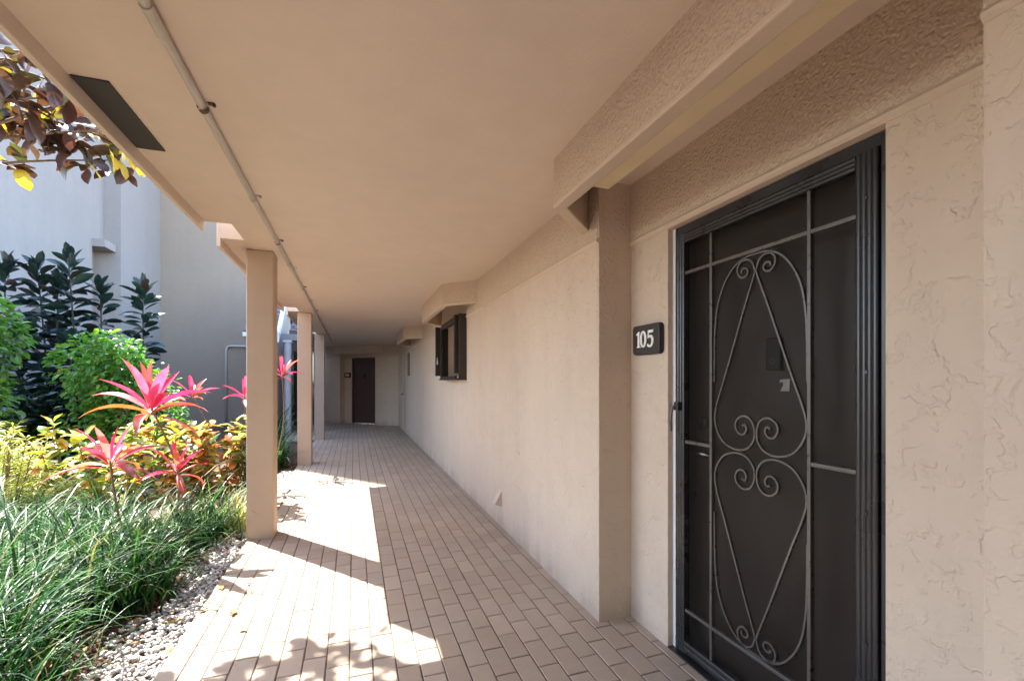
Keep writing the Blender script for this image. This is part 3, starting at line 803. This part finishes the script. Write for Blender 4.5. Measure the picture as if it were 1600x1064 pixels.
cordyline('pink cordyline on a long bent stem seen between the first two columns', (-1.12, 7.25, -.04), (-0.98, 7.3, 1.42), 0.68, 13, 6, (0.09, 0))

# --- croton / copperleaf shrubs with yellow and orange leaves
yel = [(0.0, (0.46, 0.32, 0.03)), (0.2, (0.54, 0.46, 0.08)), (0.38, (0.16, 0.27, 0.03)), (0.58, (0.05, 0.13, 0.02)), (0.72, (0.52, 0.18, 0.03)), (0.85, (0.58, 0.54, 0.25)), (1.0, (0.09, 0.22, 0.03))]
orn = [(0.0, (0.54, 0.15, 0.03)), (0.2, (0.48, 0.28, 0.05)), (0.38, (0.05, 0.12, 0.02)), (0.55, (0.58, 0.21, 0.06)), (0.7, (0.10, 0.20, 0.03)), (0.86, (0.55, 0.45, 0.16)), (1.0, (0.42, 0.07, 0.05))]
grn = [(0.0, (0.06, 0.15, 0.03)), (0.3, (0.40, 0.42, 0.12)), (0.55, (0.04, 0.10, 0.03)), (0.75, (0.50, 0.48, 0.25)), (0.88, (0.08, 0.20, 0.05)), (1.0, (0.45, 0.28, 0.06))]
def croton(label, x, y, h, rad, n, stops, seed):
    r = random.Random(seed)
    mat = rnd_mat('croton_leaf', stops, 'object', 0.24, 0.35, 0.6)
    mes = [leaf_mesh('croton_leaf', mat, 0.12, 0.068, 4, c, 0.3, 0.45, 0.7, wav=0.004) for c in (0.3, 0.8)]
    t = thing('croton_shrub', label, 'shrub', (x, y, -.05), 'croton shrubs in the garden bed')
    stems = MB(); tips = []
    for i in range(9):
        a = r.uniform(0, 6.28); d = rad * math.sqrt(r.random()) * 0.9
        top = Vector((math.cos(a) * d, math.sin(a) * d, h * r.uniform(0.72, 1.0)))
        p = crom([(top.x * .2, top.y * .2, -0.01), (top.x * .7, top.y * .7, top.z * .5), top], 4)
        stems.tube(p, [0.008 - 0.0005 * j for j in range(len(p))], 5); tips.append(p)
    stems.build('stem', M_stem, t, smooth=True)
    for i in range(n):
        p = tips[i % len(tips)]; f = 1 - (i // len(tips)) / (n / len(tips)) * 0.72 + r.uniform(-.03, .03)
        q = at(p, f)
        az = i * 2.399 + r.uniform(-.5, .5)
        el = R(r.uniform(-25, 40) + (25 if f > 0.9 else 0))
        inst('leaf', mes[r.randrange(2)], t, dirmat(q + Vector((r.uniform(-.04, .04), r.uniform(-.04, .04), r.uniform(-.04, .03))), az, el, r.uniform(-.6, .6), r.uniform(0.7, 1.25)))
    return t
croton('yellow-green croton at the left end of the shrub row, beside the feathery shrub', -2.30, 5.3, 1.0, 0.55, 285, yel, 11)
croton('bright yellow croton behind the low left cordyline', -1.95, 5.0, 0.98, 0.46, 285, yel, 12)
croton('orange and yellow croton below the largest cordyline rosette', -1.62, 5.15, 0.98, 0.44, 285, orn, 13)
croton('orange croton with broad leaves left of the nearest column', -1.33, 5.35, 0.94, 0.38, 260, orn, 14)
croton('green and cream croton right beside the nearest column', -1.05, 5.45, 1.0, 0.28, 230, grn, 15)

# --- leafy bushes built as one crown of small leaves
def leaf_cloud(n, cx, rx, ry, rz, L, W, seed, shell=0.55, droop=0.2):
    r = random.Random(seed); mb = MB()
    lobes = [(Vector((r.uniform(-.6, .6), r.uniform(-.6, .6), r.uniform(-.5, .6))), r.uniform(.35, .6)) for _ in range(9)] + [(Vector((0, 0, 0)), 0.75)]
    for i in range(n):
        c, rr = lobes[r.randrange(len(lobes))]
        d = Vector((r.gauss(0, 1), r.gauss(0, 1), r.gauss(0, 1))).normalized()
        q = c + d * rr * (shell + (1 - shell) * r.random())
        if q.length > 1.12: q = q.normalized() * 1.12
        p = Vector((cx[0] + q.x * rx, cx[1] + q.y * ry, cx[2] + q.z * rz))
        if p.z < 0.0: continue
        az = math.atan2(d.y, d.x) + r.uniform(-.9, .9); el = r.uniform(-.7, .7) + d.z * 0.4 - droop
        k = r.uniform(.6, 1.25); M = dirmat(p, az, el, r.uniform(-.8, .8), k)
        w = W / 2
        vs = [(0, 0, 0), (L * .35, -w, w * .35), (L * .75, -w * .75, w * .2), (L, 0, -L * .12), (L * .75, w * .75, w * .2), (L * .35, w, w * .35), (L * .45, 0, 0)]
        mb.add([tuple(M @ Vector(v)) for v in vs], [(0, 1, 6), (1, 2, 3, 6), (6, 3, 4, 5), (0, 6, 5)])
    return mb
def bush(name, label, c, rx, ry, rz, n, L, W, stops, seed, rough=0.35, tr=0.3, cat='shrub'):
    t = thing(name, label, cat, (c[0], c[1], -.05))
    T = rel(t); r = random.Random(seed)
    mat = rnd_mat(name + '_leaf', stops, 'island', rough, tr, 0.5)
    cl = leaf_cloud(n, c, rx, ry, rz, L, W, seed); cl.v = [tuple(T @ Vector(v)) for v in cl.v]
    tag(cl.build('foliage', mat, t, smooth=False), kind='stuff')
    st = MB(T)
    for i in range(8):
        a = r.uniform(0, 6.28); d = r.uniform(.1, .8)
        st.tube(crom([(c[0] + .1 * math.cos(a) * rx, c[1] + .1 * math.sin(a) * ry, -.06), (c[0] + .4 * d * rx * math.cos(a), c[1] + .4 * d * ry * math.sin(a), c[2] * .6), (c[0] + d * rx * math.cos(a), c[1] + d * ry * math.sin(a), c[2] + rz * .6 * r.random())], 4),
                [0.02 - 0.0012 * j for j in range(9)], 6)
    st.build('stem', M_bark, t, smooth=True)
    return t
bush('rounded_bush', 'rounded bright green leafy bush behind the tall pink cordyline', (-2.90, 7.5, 1.10), 0.80, 0.65, 0.84, 4200, 0.085, 0.05,
     [(0, (0.05, 0.17, 0.025)), (0.4, (0.12, 0.32, 0.045)), (0.75, (0.06, 0.20, 0.03)), (0.93, (0.22, 0.36, 0.05)), (1, (0.30, 0.26, 0.07))], 21)
bush('tall_bush', 'tall light green bush cut off by the left edge of the photo', (-4.42, 7.1, 1.35), 0.62, 0.5, 1.05, 2800, 0.12, 0.055,
     [(0, (0.06, 0.18, 0.03)), (0.5, (0.14, 0.30, 0.05)), (0.85, (0.08, 0.20, 0.03)), (1, (0.25, 0.22, 0.08))], 22)
def feathery(label, x, y, h, rad, seed):
    r = random.Random(seed)
    t = thing('feathery_shrub', label, 'shrub', (x, y, -.05))
    mat = rnd_mat('feathery_leaf', [(0, (0.28, 0.33, 0.04)), (0.5, (0.46, 0.46, 0.07)), (1, (0.34, 0.36, 0.10))], 'island', 0.45, 0.35, 0.4)
    mb = MB(); st = MB()
    for i in range(130):
        a = r.uniform(0, 6.28); d = rad * math.sqrt(r.random()); z = h * (1 - 0.45 * (d / rad) ** 2) * r.uniform(.45, 1)
        tp = Vector((math.cos(a) * d, math.sin(a) * d, z))
        st.tube([(tp.x * .3, tp.y * .3, 0), (tp.x * .8, tp.y * .8, tp.z * .6), tuple(tp)], 0.004, 4)
        for k in range(26):
            q = tp * (1 - 0.012 * k); az = r.uniform(0, 6.28); el = r.uniform(-.35, .9); L = r.uniform(.08, .15)
            M = dirmat(q, az, el, r.uniform(-.6, .6)); w = 0.0055
            mb.add([tuple(M @ Vector(v)) for v in ((0, 0, 0), (L * .5, -w, .004), (L, 0, -L * .2), (L * .5, w, .004))], [(0, 1, 2, 3)])
    tag(mb.build('foliage', mat, t), kind='stuff'); st.build('stem', M_stem, t)
feathery('feathery yellow-green shrub with needle-like leaves at the left edge', -2.95, 5.15, 1.02, 0.62, 31)

# --- rubber plants, leaf by leaf
M_rub = rnd_mat('rubber_leaf', [(0, (0.010, 0.022, 0.020)), (0.5, (0.016, 0.036, 0.030)), (0.85, (0.022, 0.048, 0.032)), (1, (0.05, 0.024, 0.022))], 'object', 0.27, 0.06, 0.6)
rub = [leaf_mesh('rubber_leaf', M_rub, 0.29, 0.125, 5, c, 0.45, 0.5, 0.7) for c in (0.15, 0.55)]
def rubber(label, x, y, h, n, seed, lean=0.0):
    r = random.Random(seed)
    t = thing('rubber_plant', label, 'plant', (x, y, -.05), 'dark rubber plants against the pale wall')
    path = crom([(0, 0, -0.02), (lean * .4, 0.05, h * .5), (lean, 0, h)], 10)
    MB().tube(path, [0.02 - 0.0006 * i for i in range(len(path))], 7).build('stem', M_rstem, t, smooth=True)
    for i in range(n):
        f = i / (n - 1)
        q = at(path, 1 - f * 0.80) + Vector((0, 0, r.uniform(-.02, .02)))
        az = i * 2.399 + r.uniform(-.4, .4)
        el = R(84 - 62 * min(1, f * 4) ** 0.6 - 34 * f + r.uniform(-24, 24))
        inst('leaf', rub[0 if f < .3 else r.randrange(2)], t, dirmat(q + Vector((math.cos(az), math.sin(az), 0)) * 0.02, az, el, r.uniform(-1.0, 1.0), r.uniform(.85, 1.2) * (0.75 if f < .08 else 1)))
rubber('dark rubber plant at the far left edge, half behind the tall light green bush', -5.05, 9.0, 3.15, 100, 41, 0.08)
rubber('leaning dark rubber plant with a rounded top, second from the left edge', -4.55, 9.2, 3.18, 100, 42, -0.15)
rubber('short dark rubber plant just left of the tallest one', -4.45, 9.1, 2.96, 100, 43, 0.05)
rubber('tallest dark rubber plant, in front of the pale wall', -4.10, 9.0, 3.32, 100, 44, -0.12)
rubber('dark rubber plant with a reddish tip, right of the tallest one', -3.92, 9.25, 2.95, 100, 45, 0.0)
rubber('dark rubber plant standing alone nearest the pale pilaster', -3.42, 9.4, 3.0, 100, 46, 0.02)
rubber('low dark rubber plant at the foot of the group, left of the round green bush', -4.0, 8.5, 1.95, 100, 47, 0.05)
rubber('low dark rubber plant at the foot of the group, beside the tall light green bush', -4.5, 8.5, 2.15, 100, 48, -0.05)
bush('dark_undergrowth', 'dark green leafy undergrowth below the rubber plants', (-4.0, 8.3, 0.7), 1.3, 0.5, 0.95, 2600, 0.17, 0.075,
     [(0, (0.010, 0.03, 0.02)), (0.6, (0.02, 0.055, 0.03)), (1, (0.035, 0.08, 0.04))], 23, 0.3, 0.1)

# --- strappy plants behind the first two columns
def strap_plant(label, x, y, n, L, W, stops, seed, name='strappy_plant', tr=0.2, spread=0.06):
    r = random.Random(seed)
    t = thing(name, label, 'plant', (x, y, -.05))
    mat = rnd_mat(name + '_leaf', stops, 'island', 0.35, tr, 0.5)
    mb = MB()
    for i in range(n):
        blade(mb, Vector((r.gauss(0, spread), r.gauss(0, spread), 0)), r.uniform(0, 6.28), R(r.uniform(45, 88)), L * r.uniform(.6, 1.1), W * r.uniform(.7, 1.2), r.uniform(.6, 2.0), 5)
    tag(mb.build('blades', mat, t, smooth=True), kind='stuff')
def blade(mb, p, az, el, L, W, curve, seg=5):
    ca, sa = math.cos(az), math.sin(az); side = Vector((-sa, ca, 0)); vs = []; q = p.copy(); e = el
    for i in range(seg + 1):
        f = i / seg; w = W / 2 * (1 - f ** 2.2) + 0.0004
        vs += [tuple(q - side * w), tuple(q + side * w)]
        d = Vector((math.cos(e) * ca, math.cos(e) * sa, math.sin(e))); q = q + d * (L / seg); e -= curve / seg * (0.4 + 1.2 * f)
    mb.add(vs, [(2 * i, 2 * i + 2, 2 * i + 3, 2 * i + 1) for i in range(seg)])
dk = [(0, (0.02, 0.06, 0.02)), (0.6, (0.035, 0.10, 0.03)), (1, (0.07, 0.16, 0.05))]
strap_plant('dark green strappy plant at the foot of the middle column', -1.15, 7.9, 90, 0.75, 0.03, dk, 51)
strap_plant('taller dark green strappy plant in front of the white post', -1.45, 9.4, 100, 1.1, 0.035, dk, 52)
strap_plant('dark green strappy clump low behind the nearest column', -1.3, 8.7, 90, 0.8, 0.03, dk, 53)
strap_plant('pale cream-green spiky grass clump at the foot of the nearest column', -1.02, 4.72, 190, 0.42, 0.009,
            [(0, (0.50, 0.48, 0.18)), (0.6, (0.62, 0.60, 0.32)), (1, (0.30, 0.34, 0.10))], 54, 'variegated_grass', 0.3, 0.07)

# --- dark strap grass in the foreground (one mass)
gr = MB(); r = random.Random(61)
clumps = []
for i in range(150):
    y = r.uniform(2.0, 4.75); x = r.uniform(-3.5, -1.08)
    if x > (-1.26 if y < 3.5 else -1.17) - 0.07 * math.sin(y * 5): continue
    clumps.append((x, y))
for x, y in clumps:
    hue = r.random()
    vig = r.uniform(.75, 1.15)
    for j in range(int(95 * r.uniform(.6, 1.15))):
        L = vig * (r.uniform(.34, .74) if r.random() < .88 else r.uniform(.75, .95))
        az = r.uniform(0, 6.28)
        blade(gr, Vector((x + r.gauss(0, .085), y + r.gauss(0, .085), -.05)), az, R(r.uniform(52, 88)), L, r.uniform(.006, .012), r.uniform(.9, 2.9), 7)
M_grass = rnd_mat('strap_grass', [(0, (0.007, 0.032, 0.013)), (0.4, (0.014, 0.066, 0.018)), (0.72, (0.030, 0.125, 0.024)), (0.92, (0.075, 0.22, 0.035)), (1, (0.26, 0.21, 0.09))], 'island', 0.42, 0.20, 0.25)
tag(gr.build('grass', M_grass, smooth=True), kind='stuff')

# --- mulch chips and white pebbles
mu = MB()
for i in range(5200):
    y = r.uniform(1.6, 8.5); x = r.uniform(-1.75, -0.86)
    L, w = r.uniform(.02, .06), r.uniform(.004, .010)
    M = dirmat(Vector((x, y, -.047 + r.uniform(0, .012))), r.uniform(0, 6.28), r.uniform(-.35, .35), r.uniform(-.7, .7))
    h = .002
    mu.add([tuple(M @ Vector(v)) for v in ((-L / 2, -w, 0), (L / 2, -w * .5, 0), (L / 2, w * .5, 0), (-L / 2, w, 0), (-L / 2, 0, h * 2), (L / 2, 0, h * 2))],
           [(0, 1, 5, 4), (4, 5, 2, 3), (0, 4, 3), (1, 2, 5)])
M_mulch = rnd_mat('bark_mulch', [(0, (0.06, 0.028, 0.016)), (0.5, (0.15, 0.07, 0.04)), (0.85, (0.26, 0.15, 0.09)), (1, (0.36, 0.27, 0.18))], 'island', 0.85, 0, 0.2)
tag(mu.build('mulch', M_mulch), kind='stuff')
bm = bmesh.new(); bmesh.ops.create_icosphere(bm, subdivisions=2, radius=1.0)
icov = [v.co.copy() for v in bm.verts]; icof = [tuple(v.index for v in f.verts) for f in bm.faces]; bm.free()
pe = MB()
for i in range(6000):
    y = 1.5 + 6.0 * r.random() ** 1.5
    edge = 0.225 + 0.035 * math.sin(y * 3.1) + 0.03 * math.sin(y * 9)
    if y > 4.6: edge *= 0.75
    x = -0.842 - edge * (r.random() if r.random() < .85 else r.uniform(1, 1.35))
    s = r.uniform(.006, .0135); z = -.045 + s * .55 + (r.uniform(0, .018) if r.random() < .5 else 0)
    Mx = Matrix.Translation((x, y, z)) @ Euler((r.uniform(-.4, .4), r.uniform(-.4, .4), r.uniform(0, 6.28))).to_matrix().to_4x4() @ Matrix.Diagonal((s * r.uniform(.9, 1.5), s * r.uniform(.75, 1.1), s * r.uniform(.5, .8), 1))
    ph = [r.uniform(0, 6.28) for _ in range(3)]
    pe.add([tuple(Mx @ (v * (1 + .10 * math.sin(3 * v.x + ph[0]) + .10 * math.sin(4 * v.y + ph[1]) + .08 * math.sin(5 * v.z + ph[2])))) for v in icov], icof)
M_peb = rnd_mat('white_pebble', [(0, (0.36, 0.34, 0.33)), (0.4, (0.54, 0.52, 0.50)), (0.8, (0.68, 0.66, 0.64)), (1, (0.40, 0.34, 0.28))], 'island', 0.7, 0, 0.3)
tag(pe.build('gravel', M_peb, smooth=True), kind='stuff')

M_dry = rnd_mat('dry_leaf', [(0, (0.22, 0.09, 0.04)), (0.5, (0.34, 0.18, 0.07)), (1, (0.40, 0.28, 0.08))], 'island', 0.7, 0.1, 0.2)
li = MB()
for i in range(90):
    y = 2.0 + 4.5 * r.random(); x = r.uniform(-1.35, -0.80) if i < 78 else r.uniform(-.82, -.55)
    L = r.uniform(.035, .075); w = L * .28
    M = dirmat(Vector((x, y, (.004 if x > -.83 else -.022) + r.uniform(0, .004))), r.uniform(0, 6.28), r.uniform(-.12, .12), r.uniform(-.2, .2))
    li.add([tuple(M @ Vector(v)) for v in ((0, 0, 0), (L * .4, -w, .006), (L, 0, .003), (L * .4, w, .006), (L * .45, 0, 0))], [(0, 1, 4), (1, 2, 4), (2, 3, 4), (3, 0, 4)])
tag(li.build('fallen_leaves', M_dry), kind='stuff')

# --- tree at upper left: bronze and yellow leaves
M_tl = rnd_mat('bronze_tree_leaf', [(0, (0.045, 0.022, 0.018)), (0.35, (0.075, 0.034, 0.026)), (0.72, (0.07, 0.04, 0.02)), (0.86, (0.06, 0.08, 0.02)), (0.95, (0.40, 0.32, 0.03)), (1, (0.60, 0.46, 0.03))], 'object', 0.4, 0.30, 0.4, tcol=(1.7, 1.4, 1.0))
tl = [leaf_mesh('tree_leaf', M_tl, 0.155, 0.082, 5, c, 0.25, 0.5, 0.65, wav=0.004) for c in (0.3, 0.9)]
tr = thing('broadleaf_tree', 'tree with bronze and yellow leaves hanging in from the upper left beside the eave', 'tree', (-3.0, 3.4, -.05))
T = rel(tr)
trunk = crom([(-3.0, 3.4, -.1), (-3.05, 3.42, 1.0), (-2.95, 3.38, 2.0), (-2.8, 3.4, 2.9)], 6)
MB(T).tube(trunk, [0.07 - 0.0018 * i for i in range(len(trunk))], 10).build('trunk', M_bark, tr, smooth=True)
r = random.Random(77)
br = []
ends = [(-1.66, 4.05, 2.98), (-1.78, 3.85, 2.80), (-1.50, 3.85, 3.10), (-1.95, 3.70, 2.86), (-1.62, 3.55, 3.05), (-2.05, 3.95, 3.0), (-1.80, 3.35, 2.98), (-1.45, 3.50, 3.22), (-2.1, 3.45, 2.92), (-1.62, 3.20, 3.15), (-1.95, 3.1, 3.05), (-1.75, 4.1, 3.2), (-1.4, 3.2, 3.3)]
for e in ends:
    e = Vector(e) + Vector((0.10, 0.36, 0.17)); s = trunk[r.randrange(12, len(trunk))]
    mid = (s + e) / 2 + Vector((r.uniform(-.1, .1), r.uniform(-.15, .15), r.uniform(.02, .2)))
    p = crom([s, mid, e], 9)
    MB(T).tube(p, [0.017 - 0.00075 * i for i in range(len(p))], 6).build('branch', M_bark, tr, smooth=True)
    br.append(p)
# the rest of the crown, out towards and past the camera
cr = MB(T); r2 = random.Random(78)
for c in [(-1.9, 2.2, 3.35, .75), (-2.6, 2.6, 3.5, .8), (-1.8, 1.2, 3.4, .7), (-2.6, 1.2, 3.7, .9), (-2.0, 0.2, 3.6, .8), (-3.2, 1.9, 3.4, .8), (-2.8, 0.0, 3.8, .9), (-1.75, 1.9, 3.9, .6), (-2.1, -0.8, 3.6, .7)]:
    MB(T).tube(crom([trunk[-4], ((trunk[-4] + Vector(c[:3])) / 2 + Vector((0, 0, .1))), Vector(c[:3])], 6), [0.03 - 0.0017 * i for i in range(13)], 6).build('branch', M_bark, tr, smooth=True)
    for i in range(330):
        d = Vector((r2.gauss(0, 1), r2.gauss(0, 1), r2.gauss(0, .7))).normalized() * c[3] * r2.uniform(.3, 1.05)
        q = Vector(c[:3]) + d
        if q.x > -1.16 or q.z < 2.72: continue
        M = dirmat(q, r2.uniform(0, 6.28), R(r2.uniform(-60, 15)), r2.uniform(-.7, .7), r2.uniform(.75, 1.2)); L, w = .155, .04
        cr.add([tuple(M @ Vector(v)) for v in ((0, 0, 0), (L * .4, -w, .012), (L, 0, -.02), (L * .4, w, .012), (L * .45, 0, 0))], [(0, 1, 4), (1, 2, 4), (2, 3, 4), (3, 0, 4)])
M_tl2 = rnd_mat('bronze_crown_leaf', [(0, (0.045, 0.022, 0.018)), (0.35, (0.075, 0.034, 0.026)), (0.72, (0.07, 0.04, 0.02)), (0.9, (0.06, 0.09, 0.02)), (1, (0.40, 0.32, 0.03))], 'island', 0.4, 0.30, 0.4, tcol=(1.7, 1.4, 1.0))
tag(cr.build('foliage', M_tl2, tr), kind='stuff')
M_yl = rnd_mat('yellow_tree_leaf', [(0, (0.62, 0.48, 0.02)), (1, (0.50, 0.36, 0.03))], 'object', 0.4, 0.45, 0.4, tcol=(1.6, 1.4, 0.8))
yl = leaf_mesh('tree_leaf', M_yl, 0.16, 0.075, 5, 0.3, 0.25, 0.5, 0.65, wav=0.004)
for k in range(7):
    q = Vector((-1.60 + r2.uniform(-.09, .10), 4.12 + r2.uniform(-.08, .08), 2.98 + r2.uniform(-.03, .05)))
    inst('leaf', yl, tr, dirmat(q - Vector(tr.location), r2.uniform(-1.2, 1.2), R(r2.uniform(-75, -30)), r2.uniform(-.6, .6), r2.uniform(.8, 1.1)))
nleaf = 0
base = Vector(tr.location)
for p in br:
    for i in range(23):
        f = 1 - (i / 23) ** 1.2 * 0.42
        q = at(p, f) + Vector((r.gauss(0, .075), r.gauss(0, .075), r.gauss(0, .06)))
        if q.x > -1.14: continue
        az = r.uniform(0, 6.28)
        inst('leaf', tl[r.randrange(2)], tr, dirmat(q - base, az, R(r.uniform(-65, 15)), r.uniform(-.7, .7), r.uniform(.75, 1.25)))
        nleaf += 1
